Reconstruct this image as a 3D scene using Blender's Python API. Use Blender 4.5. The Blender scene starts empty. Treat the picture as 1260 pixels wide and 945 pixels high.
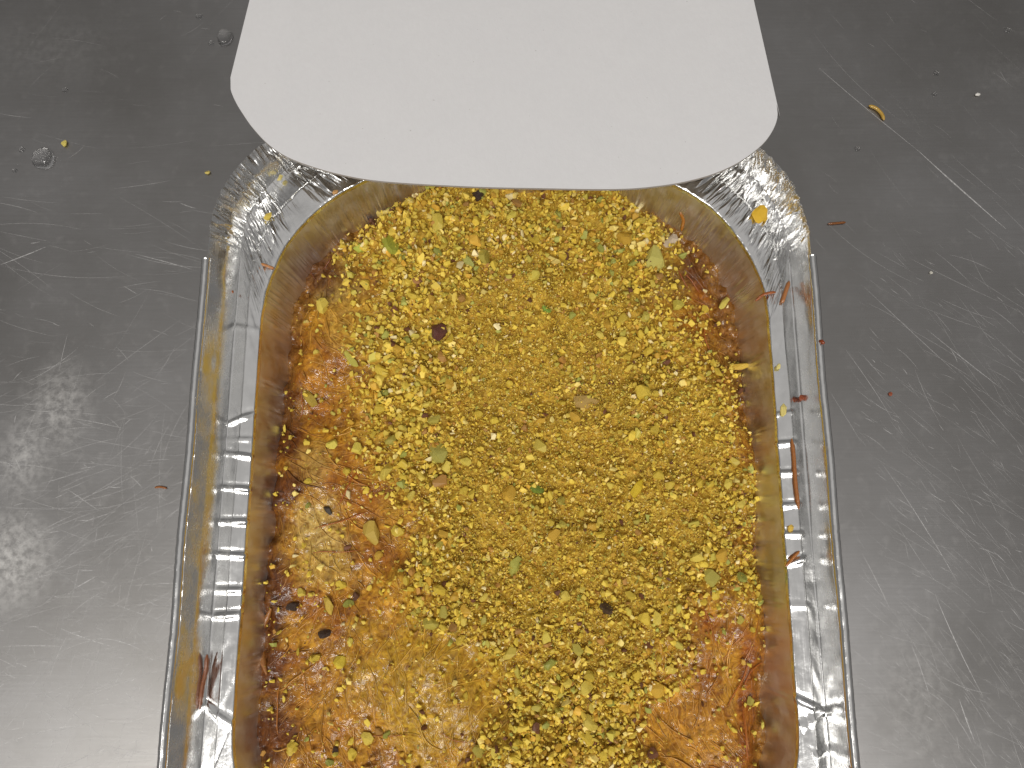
import bpy, bmesh, math, random
import numpy as np
from mathutils import Vector, Matrix, Euler

random.seed(7)
RNG = np.random.default_rng(11)
R = math.radians
scene = bpy.context.scene
COL = scene.collection

# ------------------------------------------------------------------ camera, light, exposure
ZR = 0.045                       # height of the tray's rolled rim above the worktop
ZL = 0.036                       # height of the flat ledge inside the rim
CAM_Z = ZR + 0.160 / 0.8397
TILT = R(12)
FPX = 952.0                      # focal length in photograph pixels (1260 wide)

cam = bpy.data.cameras.new('camera')
cam.sensor_width = 36
cam.lens = 36 * FPX / 1260
cam.clip_start = 0.005
cam.clip_end = 50
cam_o = bpy.data.objects.new('camera', cam)
cam_o.location = (0, 0, CAM_Z)
cam_o.rotation_euler = (TILT, 0, 0)
COL.objects.link(cam_o)
scene.camera = cam_o

world = bpy.data.worlds.new('World')
scene.world = world
world.use_nodes = True
# a pale kitchen ceiling overhead, darker walls around
_wt = world.node_tree
_tc = _wt.nodes.new('ShaderNodeTexCoord')
_sx = _wt.nodes.new('ShaderNodeSeparateXYZ')
_mr = _wt.nodes.new('ShaderNodeMapRange')
_mr.interpolation_type = 'SMOOTHSTEP'
_mr.inputs[1].default_value, _mr.inputs[2].default_value = 0.62, 1.0
_mr.inputs[3].default_value, _mr.inputs[4].default_value = 0.14, 0.36
_wt.links.new(_tc.outputs['Generated'], _sx.inputs[0])
_wt.links.new(_sx.outputs['Z'], _mr.inputs[0])
_wt.links.new(_mr.outputs[0], _wt.nodes['Background'].inputs[1])
_wt.nodes['Background'].inputs[0].default_value = (1.0, 0.97, 0.945, 1)


def lamp(name, loc, target, sx, sy, power, col):
    l = bpy.data.lights.new(name, 'AREA')
    l.shape = 'RECTANGLE'
    l.size, l.size_y = sx, sy
    l.energy = power
    l.color = col
    o = bpy.data.objects.new(name, l)
    o.location = loc
    d = Vector(target) - Vector(loc)
    o.rotation_euler = d.to_track_quat('-Z', 'Y').to_euler()
    COL.objects.link(o)
    return o


# fluorescent fittings on a kitchen ceiling, behind and beside the person taking the picture
lamp('ceiling_light', (-0.10, -0.74, 1.75), (-0.10, -0.7, 0), 1.2, 0.12, 12, (1.0, 0.97, 0.93))
lamp('ceiling_light', (-0.10, -1.25, 1.75), (-0.10, -1.1, 0), 1.4, 0.5, 14, (1.0, 0.97, 0.93))
lamp('ceiling_light', (-1.22, -0.85, 1.75), (-1.2, -0.8, 0), 0.3, 1.2, 3.0, (1.0, 0.97, 0.93))

scene.view_settings.view_transform = 'Standard'
scene.view_settings.look = 'None'
scene.view_settings.exposure = 0.3
scene.view_settings.gamma = 1.0
scene.view_settings.use_curve_mapping = False
scene.render.engine = 'CYCLES'
scene.cycles.use_denoising = True
scene.cycles.max_bounces = 10
scene.cycles.glossy_bounces = 6
scene.cycles.transparent_max_bounces = 12
scene.cycles.caustics_reflective = True
scene.cycles.sample_clamp_indirect = 6


# ------------------------------------------------------------------ helpers
def pix(u, v, z):
    """the point at height z that the photograph shows at pixel (u, v)"""
    x, y = (u - 630) / FPX, (472.5 - v) / FPX
    dy = y * math.cos(TILT) + math.sin(TILT)
    dz = y * math.sin(TILT) - math.cos(TILT)
    s = (z - CAM_Z) / dz
    return Vector((x * s, dy * s, z))


def proj(x, y, z):
    """photograph pixel of world points (arrays)"""
    zz = z - CAM_Z
    yc = y * math.cos(TILT) + zz * math.sin(TILT)
    zc = -y * math.sin(TILT) + zz * math.cos(TILT)
    return 630 + FPX * x / -zc, 472.5 - FPX * yc / -zc


PXM = 0.0002                     # roughly one photograph pixel on the food, in metres


def tag(o, label=None, cat=None, group=None, kind=None):
    if label: o['label'] = label
    if cat: o['category'] = cat
    if group: o['group'] = group
    if kind: o['kind'] = kind
    return o


def empty(name, loc):
    o = bpy.data.objects.new(name, None)
    o.location = loc
    o.empty_display_size = 0.01
    COL.objects.link(o)
    return o


def link(name, me, mat=None, parent=None, loc=None):
    o = bpy.data.objects.new(name, me)
    if mat and not me.materials:
        me.materials.append(mat)
    if loc is not None: o.location = loc
    if parent:
        o.parent = parent
        o.matrix_parent_inverse = Matrix.Translation(-parent.location)
    COL.objects.link(o)
    return o


def np_mesh(name, verts, faces, smooth=True, col=None):
    """faces: (n,3) or (n,4) array; col: per-vertex linear rgb"""
    me = bpy.data.meshes.new(name)
    verts = np.asarray(verts, np.float32)
    faces = np.asarray(faces, np.int32)
    k = faces.shape[1]
    me.vertices.add(len(verts))
    me.vertices.foreach_set('co', verts.ravel())
    me.loops.add(faces.size)
    me.loops.foreach_set('vertex_index', faces.ravel())
    me.polygons.add(len(faces))
    me.polygons.foreach_set('loop_start', np.arange(0, faces.size, k, dtype=np.int32))
    me.polygons.foreach_set('loop_total', np.full(len(faces), k, np.int32))
    me.polygons.foreach_set('use_smooth', np.full(len(faces), bool(smooth)))
    me.update(calc_edges=True)
    if col is not None:
        a = me.color_attributes.new('Col', 'FLOAT_COLOR', 'POINT')
        c = np.ones((len(verts), 4), np.float32)
        c[:, :np.shape(col)[1]] = col
        a.data.foreach_set('color', c.ravel())
    return me


def sstep(a, b, x):
    t = np.clip((x - a) / (b - a), 0, 1)
    return t * t * (3 - 2 * t)


class Noise:
    def __init__(s, seed):
        s.t = np.random.default_rng(seed).random((256, 256))

    def __call__(s, x, y):
        xi, yi = np.floor(x).astype(int), np.floor(y).astype(int)
        fx, fy = x - xi, y - yi
        fx, fy = fx * fx * (3 - 2 * fx), fy * fy * (3 - 2 * fy)
        g = lambda a, b: s.t[a & 255, b & 255]
        return ((g(xi, yi) * (1 - fx) + g(xi + 1, yi) * fx) * (1 - fy)
                + (g(xi, yi + 1) * (1 - fx) + g(xi + 1, yi + 1) * fx) * fy)

    def fbm(s, x, y, o=4):
        r, a, n = 0, 1, 0
        for k in range(o):
            r = r + a * s(x * 2 ** k + 17.3 * k, y * 2 ** k + 5.1 * k)
            n += a
            a *= .5
        return r / n


def poly_sd(px, py, poly):
    """signed distance to a closed polygon, positive inside"""
    P = np.asarray(poly, float)
    Q = np.roll(P, -1, 0)
    d = np.full(px.shape, 1e9)
    ins = np.zeros(px.shape, bool)
    for (ax, ay), (bx, by) in zip(P, Q):
        ex, ey = bx - ax, by - ay
        t = np.clip(((px - ax) * ex + (py - ay) * ey) / (ex * ex + ey * ey), 0, 1)
        d = np.minimum(d, np.hypot(px - ax - t * ex, py - ay - t * ey))
        c = (ay > py) != (by > py)
        if abs(by - ay) > 1e-9:
            ins ^= c & (px < (bx - ax) * (py - ay) / (by - ay) + ax)
    return np.where(ins, d, -d)


# ------------------------------------------------------------------ materials
def material(name, base=(.5, .5, .5), metallic=0.0, rough=0.5, **kw):
    m = bpy.data.materials.new(name)
    m.use_nodes = True
    b = m.node_tree.nodes['Principled BSDF']
    b.inputs['Base Color'].default_value = (*base, 1)
    b.inputs['Metallic'].default_value = metallic
    b.inputs['Roughness'].default_value = rough
    for k, v in kw.items():
        b.inputs[k].default_value = v
    return m


class NT:
    """small wrapper to write node trees tersely"""
    def __init__(s, m):
        s.t = m.node_tree
        s.b = s.t.nodes['Principled BSDF']

    def n(s, typ, **kw):
        nd = s.t.nodes.new(typ)
        for k, v in kw.items():
            setattr(nd, k, v)
        return nd

    def l(s, a, b):
        s.t.links.new(a, b)

    def coord(s):
        return s.n('ShaderNodeTexCoord').outputs['Object']

    def mapping(s, v, scale=(1, 1, 1), rot=(0, 0, 0), loc=(0, 0, 0)):
        m = s.n('ShaderNodeMapping')
        m.inputs['Scale'].default_value = scale
        m.inputs['Rotation'].default_value = rot
        m.inputs['Location'].default_value = loc
        s.l(v, m.inputs['Vector'])
        return m.outputs[0]

    def noise(s, v, scale, detail=4, rough=.8):
        m = s.n('ShaderNodeTexNoise')
        m.inputs['Scale'].default_value = scale
        m.inputs['Detail'].default_value = detail
        m.inputs['Roughness'].default_value = rough
        s.l(v, m.inputs['Vector'])
        return m.outputs['Fac']

    def ramp(s, f, a, b, c0=0.0, c1=1.0):
        m = s.n('ShaderNodeMapRange')
        m.inputs[1].default_value, m.inputs[2].default_value = a, b
        m.inputs[3].default_value, m.inputs[4].default_value = c0, c1
        s.l(f, m.inputs[0])
        return m.outputs[0]

    def math(s, op, a, b=None):
        m = s.n('ShaderNodeMath', operation=op)
        for i, q in enumerate((a, b)):
            if q is None: continue
            if isinstance(q, (int, float)): m.inputs[i].default_value = q
            else: s.l(q, m.inputs[i])
        return m.outputs[0]

    def mix(s, f, a, b, blend='MIX'):
        m = s.n('ShaderNodeMix', data_type='RGBA', blend_type=blend)
        for i, q in ((0, f), (6, a), (7, b)):
            if isinstance(q, tuple): m.inputs[i].default_value = (*q, 1)
            elif isinstance(q, (int, float)): m.inputs[i].default_value = q
            else: s.l(q, m.inputs[i])
        return m.outputs[2]

    def bump(s, h, dist, strength=1.0, normal=None):
        m = s.n('ShaderNodeBump')
        m.inputs['Strength'].default_value = strength
        m.inputs['Distance'].default_value = dist
        s.l(h, m.inputs['Height'])
        if normal is not None: s.l(normal, m.inputs['Normal'])
        return m.outputs[0]


def m_steel():
    m = material('brushed_steel', (.40, .395, .39), 1.0, .36)
    k = NT(m)
    c = k.coord()
    # fine brushing across the sheet and cloudy wear
    br = k.noise(k.mapping(c, (40, 1400, 1)), 1.0, 3)
    br2 = k.noise(k.mapping(c, (60, 2600, 1), (0, 0, R(6))), 1.0, 2)
    cloud = k.noise(c, 14, 5, .6)
    fine = k.noise(c, 700, 3, .7)
    spot = k.noise(c, 240, 2, .6)
    col = k.mix(k.ramp(cloud, .35, .7), (.325, .315, .302), (.415, .409, .406))
    col = k.mix(k.ramp(br, .3, .7, 0, .3), col, (.28, .27, .262))
    # dried lime and flour patches on the left
    tot = None
    for (u, v, ru, rv, ang, st) in [(72, 500, 45, 62, 25, .72), (12, 690, 52, 60, 10, 1.15), (30, 560, 38, 60, 10, .7), (60, 60, 110, 60, 20, .12),
                                    (1240, 90, 60, 40, 0, .12), (1130, 850, 50, 90, 20, .25)]:
        p = pix(u, v, 0)
        q = k.mapping(c, (1, 1, 1), (0, 0, 0), (-p.x, -p.y, 0))
        q = k.mapping(q, (1 / (ru * 2.5e-4), 1 / (rv * 2.5e-4), 0), (0, 0, R(ang)))
        ln = k.n('ShaderNodeVectorMath', operation='LENGTH')
        k.l(q, ln.inputs[0])
        f = k.ramp(ln.outputs['Value'], 0.0, 1.2, st, 0)
        tot = f if tot is None else k.math('MAXIMUM', tot, f)
    blot = k.ramp(k.noise(c, 420, 5, .65), .40, .70)
    stain = k.math('MULTIPLY', tot, k.math('ADD', blot, .12))
    stain = k.math('MINIMUM', stain, .85)
    col = k.mix(stain, col, (.60, .59, .57))
    k.l(col, k.b.inputs['Base Color'])
    k.l(k.math('SUBTRACT', 1.0, k.math('MULTIPLY', stain, .6)), k.b.inputs['Metallic'])
    r = k.ramp(cloud, .3, .75, .33, .43)
    r = k.math('ADD', r, k.ramp(spot, .55, .75, 0, .08))
    r = k.math('ADD', r, k.math('MULTIPLY', stain, .3))
    k.l(r, k.b.inputs['Roughness'])
    h = k.math('ADD', k.math('MULTIPLY', br, .6), k.math('ADD', k.math('MULTIPLY', br2, .4), k.math('MULTIPLY', fine, .5)))
    k.l(k.bump(h, .00002, .9), k.b.inputs['Normal'])
    return m


def m_foil(name='aluminium_foil', r0=.07, r1=.20):
    m = material(name, (.86, .86, .85), 1.0, .2)
    k = NT(m)
    c = k.coord()
    n1 = k.noise(c, 260, 4, .6)
    n2 = k.noise(c, 2200, 2, .6)
    streak = k.noise(k.mapping(c, (2600, 60, 800)), 1.0, 3)
    k.l(k.mix(k.ramp(n1, .3, .7), (.80, .80, .79), (.90, .90, .89)), k.b.inputs['Base Color'])
    r = k.math('ADD', k.ramp(n1, .35, .7, r0, r1), k.ramp(streak, .4, .7, 0, .08))
    k.l(r, k.b.inputs['Roughness'])
    h = k.math('ADD', k.math('MULTIPLY', n1, 1.0), k.math('ADD', k.math('MULTIPLY', n2, .10), k.math('MULTIPLY', streak, .08)))
    k.l(k.bump(h, .00012, .8), k.b.inputs['Normal'])
    return m


def m_card():
    m = material('white_card', (.80, .785, .78), 0, .6)
    k = NT(m)
    c = k.coord()
    fib = k.noise(k.mapping(c, (900, 500, 900)), 1.0, 4, .65)
    cl = k.noise(c, 60, 3)
    sp = k.noise(c, 1150, 1, .4)
    col = k.mix(k.ramp(cl, .3, .7), (.82, .812, .815), (.845, .836, .836))
    col = k.mix(k.ramp(sp, .79, .83, 0, .5), col, (.45, .42, .40))
    col = k.mix(k.ramp(fib, .3, .7, 0, .10), col, (.64, .62, .61))
    k.l(col, k.b.inputs['Base Color'])
    k.l(k.bump(fib, .00010, .6), k.b.inputs['Normal'])
    return m


def m_col(name, rough, coat=0.0, coat_rough=.08, bump=None, sss=0.0, tint=None, spec=.5):
    """colour from the mesh's own Col attribute, mottled by grain"""
    m = material(name, (.5, .4, .1), 0, rough)
    k = NT(m)
    a = k.n('ShaderNodeVertexColor', layer_name='Col')
    c = k.coord()
    g = k.noise(c, 900, 4, .65)
    col = k.mix(k.ramp(g, .3, .7, 0, .5), a.outputs[0], tint or (.5, .3, .03), 'MULTIPLY') if tint else a.outputs[0]
    k.l(col, k.b.inputs['Base Color'])
    k.b.inputs['Coat Weight'].default_value = coat
    k.b.inputs['Coat Roughness'].default_value = coat_rough
    k.b.inputs['Specular IOR Level'].default_value = spec
    if sss:
        k.b.inputs['Subsurface Weight'].default_value = sss
        k.b.inputs['Subsurface Radius'].default_value = (1, .5, .15)
        k.b.inputs['Subsurface Scale'].default_value = .0012
    if bump:
        sc, dist = bump
        n = k.bump(k.noise(c, sc, 4, .6), dist, 1.0)
        k.l(n, k.b.inputs['Normal'])
        k.l(n, k.b.inputs['Coat Normal'])
    return m


def m_crust():
    """fibrous baked shreds under syrup; Col alpha says how wet the surface is"""
    m = material('syrupy_crust', (.4, .2, .03), 0, .45)
    k = NT(m)
    a = k.n('ShaderNodeVertexColor', layer_name='Col')
    c = k.coord()
    fib = k.n('ShaderNodeTexNoise')
    for nm, v in (('Scale', 330), ('Detail', 6), ('Roughness', .62), ('Distortion', 2.6)): fib.inputs[nm].default_value = v
    k.l(c, fib.inputs['Vector'])
    f = fib.outputs['Fac']
    g = k.noise(c, 1500, 4, .65)
    col = k.mix(k.ramp(f, .34, .62), k.mix(1.0, a.outputs[0], (.52, .36, .20), 'MULTIPLY'), k.mix(1.0, a.outputs[0], (1.22, 1.18, 1.1), 'MULTIPLY'))
    col = k.mix(k.ramp(g, .4, .7, 0, .45), col, (.55, .38, .2), 'MULTIPLY')
    k.l(col, k.b.inputs['Base Color'])
    k.b.inputs['Subsurface Weight'].default_value = .12
    k.b.inputs['Subsurface Radius'].default_value = (1, .5, .15)
    k.b.inputs['Subsurface Scale'].default_value = .0012
    k.b.inputs['Specular IOR Level'].default_value = .12
    k.l(k.math('MULTIPLY', a.outputs[1], k.ramp(k.noise(c, 520, 3, .6), .47, .60, .12, 1.0)), k.b.inputs['Coat Weight'])
    k.b.inputs['Coat Roughness'].default_value = .03
    h = k.math('ADD', k.math('MULTIPLY', f, 1.0), k.math('MULTIPLY', g, .35))
    k.l(k.bump(h, .0004, .9), k.b.inputs['Normal'])
    k.l(k.bump(k.math('ADD', k.math('MULTIPLY', f, .35), k.noise(c, 1000, 2, .5)), .00022, 1.0), k.b.inputs['Coat Normal'])
    return m


def m_piece(name):
    """pistachio: each piece takes its own colour from the object's colour"""
    m = material(name, (.6, .4, .05), 0, .55)
    k = NT(m)
    oi = k.n('ShaderNodeObjectInfo')
    c = k.coord()
    g = k.noise(c, 800, 4, .6)
    g2 = k.noise(k.mapping(c, (500, 2500, 1500)), 1.0, 3)
    col = k.mix(k.ramp(g, .35, .7, 0, .55), oi.outputs['Color'], (.86, .74, .5), 'MULTIPLY')
    col = k.mix(k.ramp(g2, .55, .75, 0, .35), col, (.75, .62, .22))
    k.l(col, k.b.inputs['Base Color'])
    k.b.inputs['Coat Weight'].default_value = .12
    k.b.inputs['Coat Roughness'].default_value = .25
    k.l(k.bump(k.noise(c, 2200, 3), .0002, .8), k.b.inputs['Normal'])
    return m


STEEL, FOIL, CARD = m_steel(), m_foil(), m_card()
FOIL_SOFT = m_foil('aluminium_foil_greasy', .32, .50)
CRUST = m_crust()
SHRED = m_col('syrupy_shred', .4, .4, .03, (1200, .00012), tint=(.7, .5, .3))
DUST = m_col('ground_pistachio', .6, .0, .2, None, spec=.35)
PIECE = m_piece('pistachio_piece')
WATER = material('water', (1, 1, 1), 0, .02, IOR=1.33)
WATER.node_tree.nodes['Principled BSDF'].inputs['Transmission Weight'].default_value = 1.0


# ------------------------------------------------------------------ worktop
def make_worktop():
    v = np.array([(-.9, -.9, 0), (.9, -.9, 0), (.9, .9, 0), (-.9, .9, 0),
                  (-.9, -.9, -.03), (.9, -.9, -.03), (.9, .9, -.03), (-.9, .9, -.03)])
    f = [(0, 1, 2, 3), (7, 6, 5, 4), (0, 4, 5, 1), (1, 5, 6, 2), (2, 6, 7, 3), (3, 7, 4, 0)]
    o = link('steel_worktop', np_mesh('steel_worktop', v, f, False), STEEL)
    tag(o, kind='structure')
    # scratches: slivers of raised burr lying in the sheet
    V, F, C = [], [], []

    def scratch(p, q, w, tone, bow=0.0):
        p, q = np.array(p[:2]), np.array(q[:2])
        d = q - p
        L = np.hypot(*d)
        nrm = np.array((-d[1], d[0])) / L
        n = 8
        base = len(V)
        for i in range(n + 1):
            t = i / n
            c = p + d * t + nrm * (bow * L * 4 * t * (1 - t) + random.uniform(-1, 1) * 2e-5)
            ww = w * (.15 + min(1, 4 * t * (1 - t)) * random.uniform(.55, 1.0)) / 2
            for s in (-1, 1):
                V.append((*(c + nrm * ww * s), 3e-5))
                C.append((tone,) * 3)
            if i < n:
                a = base + 2 * i
                F.append((a, a + 1, a + 3, a + 2))

    def at(u, v): return pix(u, v, 0)
    named = [((1008, 84), (1128, 184), 2.2, .8), ((1128, 184), (1238, 282), 3.6, 1.0), ((0, 326), (56, 304), 2.2, 1.0), ((168, 313), (238, 332), 1.8, .8),
             ((1140, 405), (1232, 478), 1.8, .9), ((1060, 350), (1180, 462), 1.6, .7), ((1180, 462), (1262, 556), 1.3, .6), ((90, 725), (120, 708), 2.0, 1.0),
             ((72, 772), (140, 796), 1.8, .9), ((0, 796), (80, 796), 1.6, .8), ((80, 790), (40, 770), 1.3, .6), ((160, 585), (175, 600), 1.5, .8),
             ((1040, 430), (1100, 520), 1.6, .7), ((1085, 570), (1180, 720), 1.8, .8), ((1150, 730), (1210, 858), 2.0, .9), ((1060, 680), (1095, 750), 1.8, .8),
             ((1120, 790), (1145, 860), 1.8, .8), ((1180, 860), (1200, 915), 2.4, .9), ((1020, 480), (1060, 545), 1.4, .6), ((1170, 190), (1240, 250), 1.3, .5),
             ((0, 140), (38, 145), 1.4, .5), ((140, 232), (210, 222), 1.6, .45), ((90, 536), (200, 556), 1.4, .6), ((75, 625), (180, 580), 1.3, .7)]
    for a, b, w, t in named:
        scratch(at(*a), at(*b), w * 1.4e-4, t, random.uniform(-.02, .02))
    fams = [(-40, 10, 450, (1045, 1300, 300, 990), .75), (-58, 9, 120, (1060, 1300, 520, 990), .8), (35, 22, 280, (-40, 225, 450, 990), .8),
            (-15, 14, 180, (-40, 240, 240, 990), .8), (8, 12, 60, (-40, 260, 230, 960), .6), (75, 12, 60, (-40, 225, 640, 990), .8),
            (-42, 9, 60, (985, 1300, -30, 320), .45), (5, 20, 40, (-40, 280, -20, 240), .4), (20, 40, 130, (-40, 215, 560, 900), 1.0)]
    for ang, sp, n, (u0, u1, v0, v1), tone in fams:
        for _ in range(n):
            u, v = random.uniform(u0, u1), random.uniform(v0, v1)
            L = random.choice((10, 18, 30, 55, 110)) * random.uniform(.6, 1.5)
            a = R(random.gauss(ang, sp))
            scratch(at(u, v), at(u + L * math.cos(a), v - L * math.sin(a)), random.uniform(.4, 1.2) * 1.5e-4 * (1.4 if L < 30 else 1),
                    min(1, tone * random.uniform(.25, 1.05)), random.uniform(-.06, .06))
    m = material('scratch_burr', (.74, .73, .72), .35, .5)
    k = NT(m)
    a = k.n('ShaderNodeVertexColor', layer_name='Col')
    g = k.noise(k.coord(), 900, 3, .7)
    k.l(k.math('MULTIPLY', a.outputs[0], k.ramp(g, .3, .65, .25, .9)), k.b.inputs['Alpha'])
    s = link('scratch', np_mesh('scratch', V, F, False, np.array(C)), m, o)
    tag(s, kind='stuff')


make_worktop()

# ------------------------------------------------------------------ foil tray
# loops of the tray section: (x left, x right, y far, y near, corner radius, z)
NS, NC, NF, NNC = 420, 620, 150, 120


def rr_loop(xl, xr, yf, yn, r, z):
    """closed rounded rectangle; the same sample order for every loop"""
    P = []
    def arc(cx, cy, a0, a1, n):
        for i in range(n):
            a = R(a0 + (a1 - a0) * i / n)
            P.append((cx + r * math.cos(a), cy + r * math.sin(a)))
    def seg(p, q, n):
        for i in range(n):
            t = i / n
            P.append((p[0] + (q[0] - p[0]) * t, p[1] + (q[1] - p[1]) * t))
    seg((xl, yn + r), (xl, yf - r), NS)
    arc(xl + r, yf - r, 180, 90, NC)
    seg((xl + r, yf), (xr - r, yf), NF)
    arc(xr - r, yf - r, 90, 0, NC)
    seg((xr, yf - r), (xr, yn + r), NS)
    arc(xr - r, yn + r, 0, -90, NNC)
    seg((xr - r, yn), (xl + r, yn), NF)
    arc(xl + r, yn + r, -90, -180, NNC)
    P = np.array(P)
    return np.column_stack((P, np.full(len(P), z)))


KEYS = [  # station, loop
    (0.00, (-.0575, .0592, .0947, -.0760, .037, .0025)),
    (0.06, (-.0600, .0617, .0972, -.0785, .039, .0040)),
    (1.00, (-.0670, .0687, .1043, -.0856, .0445, ZL - .0010)),
    (1.06, (-.0674, .0691, .1047, -.0860, .045, ZL)),
    (1.50, (-.0708, .0728, .1084, -.0898, .039, ZL + .0006)),
    (1.52, (-.0710, .0730, .1086, -.0900, .039, ZL + .0004)),
    (1.97, (-.0743, .0758, .1117, -.0931, .034, ZL - .0006)),
    (2.00, (-.0746, .0761, .1120, -.0934, .033, ZL - .0003)),
    (2.45, (-.0765, .0771, .1140, -.0950, .0348, ZL + .0044)),
    (2.97, (-.0791, .0776, .1170, -.0970, .0375, ZR - .0006)),
    (3.00, (-.0796, .0780, .1176, -.0975, .038, ZR)),
]


def make_tray():
    st = np.array([k[0] for k in KEYS])
    loops = [rr_loop(*k[1]) for k in KEYS]
    # the far flange leans out and is pressed down a little under the card lid
    W = np.concatenate([np.linspace(0, 1, 16, endpoint=False) ** 1.0, np.linspace(1, 1.06, 5, endpoint=False), np.linspace(1.06, 1.5, 12, endpoint=False),
                        np.linspace(1.5, 1.52, 2, endpoint=False), np.linspace(1.52, 2.0, 13, endpoint=False), np.linspace(2.0, 3.0, 17)])
    L = np.array(loops)
    G = np.empty((len(W), L.shape[1], 3))
    for i, w in enumerate(W):
        j = min(np.searchsorted(st, w, 'right') - 1, len(st) - 2)
        t = (w - st[j]) / (st[j + 1] - st[j])
        G[i] = L[j] * (1 - t) + L[j + 1] * t
    n = G.shape[1]
    idx = np.arange(n)
    # corner parameter 0..1 in each far corner, else nan
    q = np.full(n, np.nan)
    q[NS:NS + NC] = np.linspace(0, 1, NC)
    q[NS + NC + NF:NS + 2 * NC + NF] = np.linspace(0, 1, NC)
    isL = idx < NS + NC // 2
    # normals
    ds = np.roll(G, -1, 1) - np.roll(G, 1, 1)
    dw = np.gradient(G, axis=0)
    N = np.cross(ds, dw)
    N /= np.linalg.norm(N, axis=2, keepdims=True) + 1e-12
    N *= np.sign(N[:, :, 2:3] + 1e-9)
    D = np.zeros(G.shape[:2])
    WW = W[:, None]
    ridge = lambda x: np.maximum(0, 1 - np.abs(x))
    rg = np.random.default_rng(3)
    # corner pleats
    for side, base in ((0, NS), (1, NS + NC + NF)):
        sl = slice(base - 60, base + NC + 60)
        qq = (np.arange(-60, NC + 60)) / NC
        env_q = sstep(-.06, .06, qq) * (1 - sstep(.94, 1.06, qq))
        for k in range(230):
            zone = rg.choice(3, p=[.2, .5, .3])
            q0 = rg.uniform(-.03, 1.03)
            wd = rg.uniform(.006, .018)
            sk = rg.normal(0, .02)
            if zone == 0:
                e = sstep(.25, .65, WW) * (1 - sstep(.86, .98, WW)); amp = rg.uniform(.08, .30)
                wd *= .8
            elif zone == 1:
                lo = rg.uniform(1.18, 1.45); hi = rg.uniform(1.5, 2.1)
                e = sstep(lo - .1, lo + .08, WW) * (1 - sstep(hi - .1, hi + .1, WW)); amp = rg.uniform(.12, .42)
            else:
                e = sstep(1.95, 2.1, WW) * (1 - .4 * sstep(2.8, 3.0, WW)); amp = rg.uniform(.14, .50)
            if side == 0 and .40 < q0 < .56: amp *= .12     # one smooth facet in this corner
            sgn = rg.choice((-1, 1), p=[.4, .6])
            x = (qq[None] - q0 - sk * (WW - 1.5) - .004 * np.sin(7 * WW + k)) / wd
            D[:, sl] += sgn * amp * 1e-3 * np.where(np.abs(x) < 1, ridge(x), 0) * e * env_q
        # fine crumple of the corners
        nz = Noise(20 + side)
        cr = np.abs(nz(qq[None] * 75 + 2.2 * WW, WW * 2.2) - .5) + .6 * np.abs(nz(qq[None] * 150 + 9 - 3 * WW, WW * 5.0) - .5)
        flat = 1 - .85 * (side == 0) * np.exp(-((qq - .48) / .075) ** 2)
        D[:, sl] += (.30 - cr) * 4.2e-4 * sstep(1.06, 1.2, WW) * env_q * flat
        D[:, sl] += (.30 - cr) * 1.1e-4 * sstep(.3, .8, WW) * (1 - sstep(.95, 1.15, WW)) * env_q
    # long shallow waves everywhere, streaks down the walls
    nz = Noise(5)
    arc = np.arange(n) / NS
    D += (nz(arc[None] * 9, WW * 2) - .5) * 5e-4 * sstep(.2, .8, WW)
    D += (nz(arc[None] * 34, WW * 3) - .5) * 1.5e-4 * sstep(.2, .8, WW)
    D += (np.abs(nz(arc[None] * 60, WW * 1.2) - .5)) * 6.5e-4 * sstep(.1, .4, WW) * (1 - sstep(.85, 1., WW))
    # pinched creases along the two long ledges
    yl = G[np.argmin(abs(W - 1.5)), :, 1]

    def crease(u, v, left, amp, wmm=.7, skew=0.0, lo=1.05, hi=1.95):
        y0 = pix(u, v, ZL).y
        m = (idx < NS) if left else ((idx >= NS + 2 * NC + NF) & (idx < 2 * NS + 2 * NC + NF))
        y = G[:, :, 1]
        x = (y - y0 - skew * 1e-3 * (WW - 1.5)) / (wmm * 1e-3)
        e = sstep(lo - .12, lo + .06, WW) * (1 - sstep(hi - .06, hi + .12, WW))
        prof = np.exp(-x * x) * (.6 + .8 * np.abs(np.sin(3.1 * WW + v))) - .5 * np.exp(-((x - 1.35) / .8) ** 2)
        D[:, m] += (.6 * amp * 1e-3 * prof * e)[:, m]
    for v, a, sk in ((404, .4, 1.5), (515, .75, -3), (541, .3, 0), (560, .6, 1), (601, .65, .5), (642, .65, 0), (683, .65, .4), (726, .55, 0), (757, .7, -.5), (880, .8, 5)):
        crease(290, v, True, a, .75, sk)
    for v, a, sk in ((508, .45, 1), (545, .6, .6), (582, .55, 0), (621, .55, .5), (657, .5, 0), (688, .7, 3), (745, .25, 0), (868, .9, -3.5), (885, .5, 4), (930, .5, 3)):
        crease(980, v, False, a, .75, sk, 1.05, 1.6 if v < 800 else 1.95)
    G = G + N * D[:, :, None]
    # corner rim edge is torn and uneven
    nz = Noise(8)
    corner = ~np.isnan(q)
    jag = (nz.fbm(idx / 9.0, idx * 0 + 3.3, 3) - .5) * .0016
    lift = sstep(2.4, 3.0, W)[:, None]
    G[:, :, 2] += (jag * (0.25 + .75 * corner))[None] * lift
    farm = np.exp(-(((idx - (NS + NC + NF / 2)) / (NF * .5 + NC * .55)) ** 6))
    G[:, :, 2] -= .0022 * farm[None] * lift

    root = empty('foil_tray', (0, .01, 0))
    tag(root, 'crinkled aluminium foil tray full of pistachio topped pastry on the steel worktop', 'foil tray')

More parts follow.
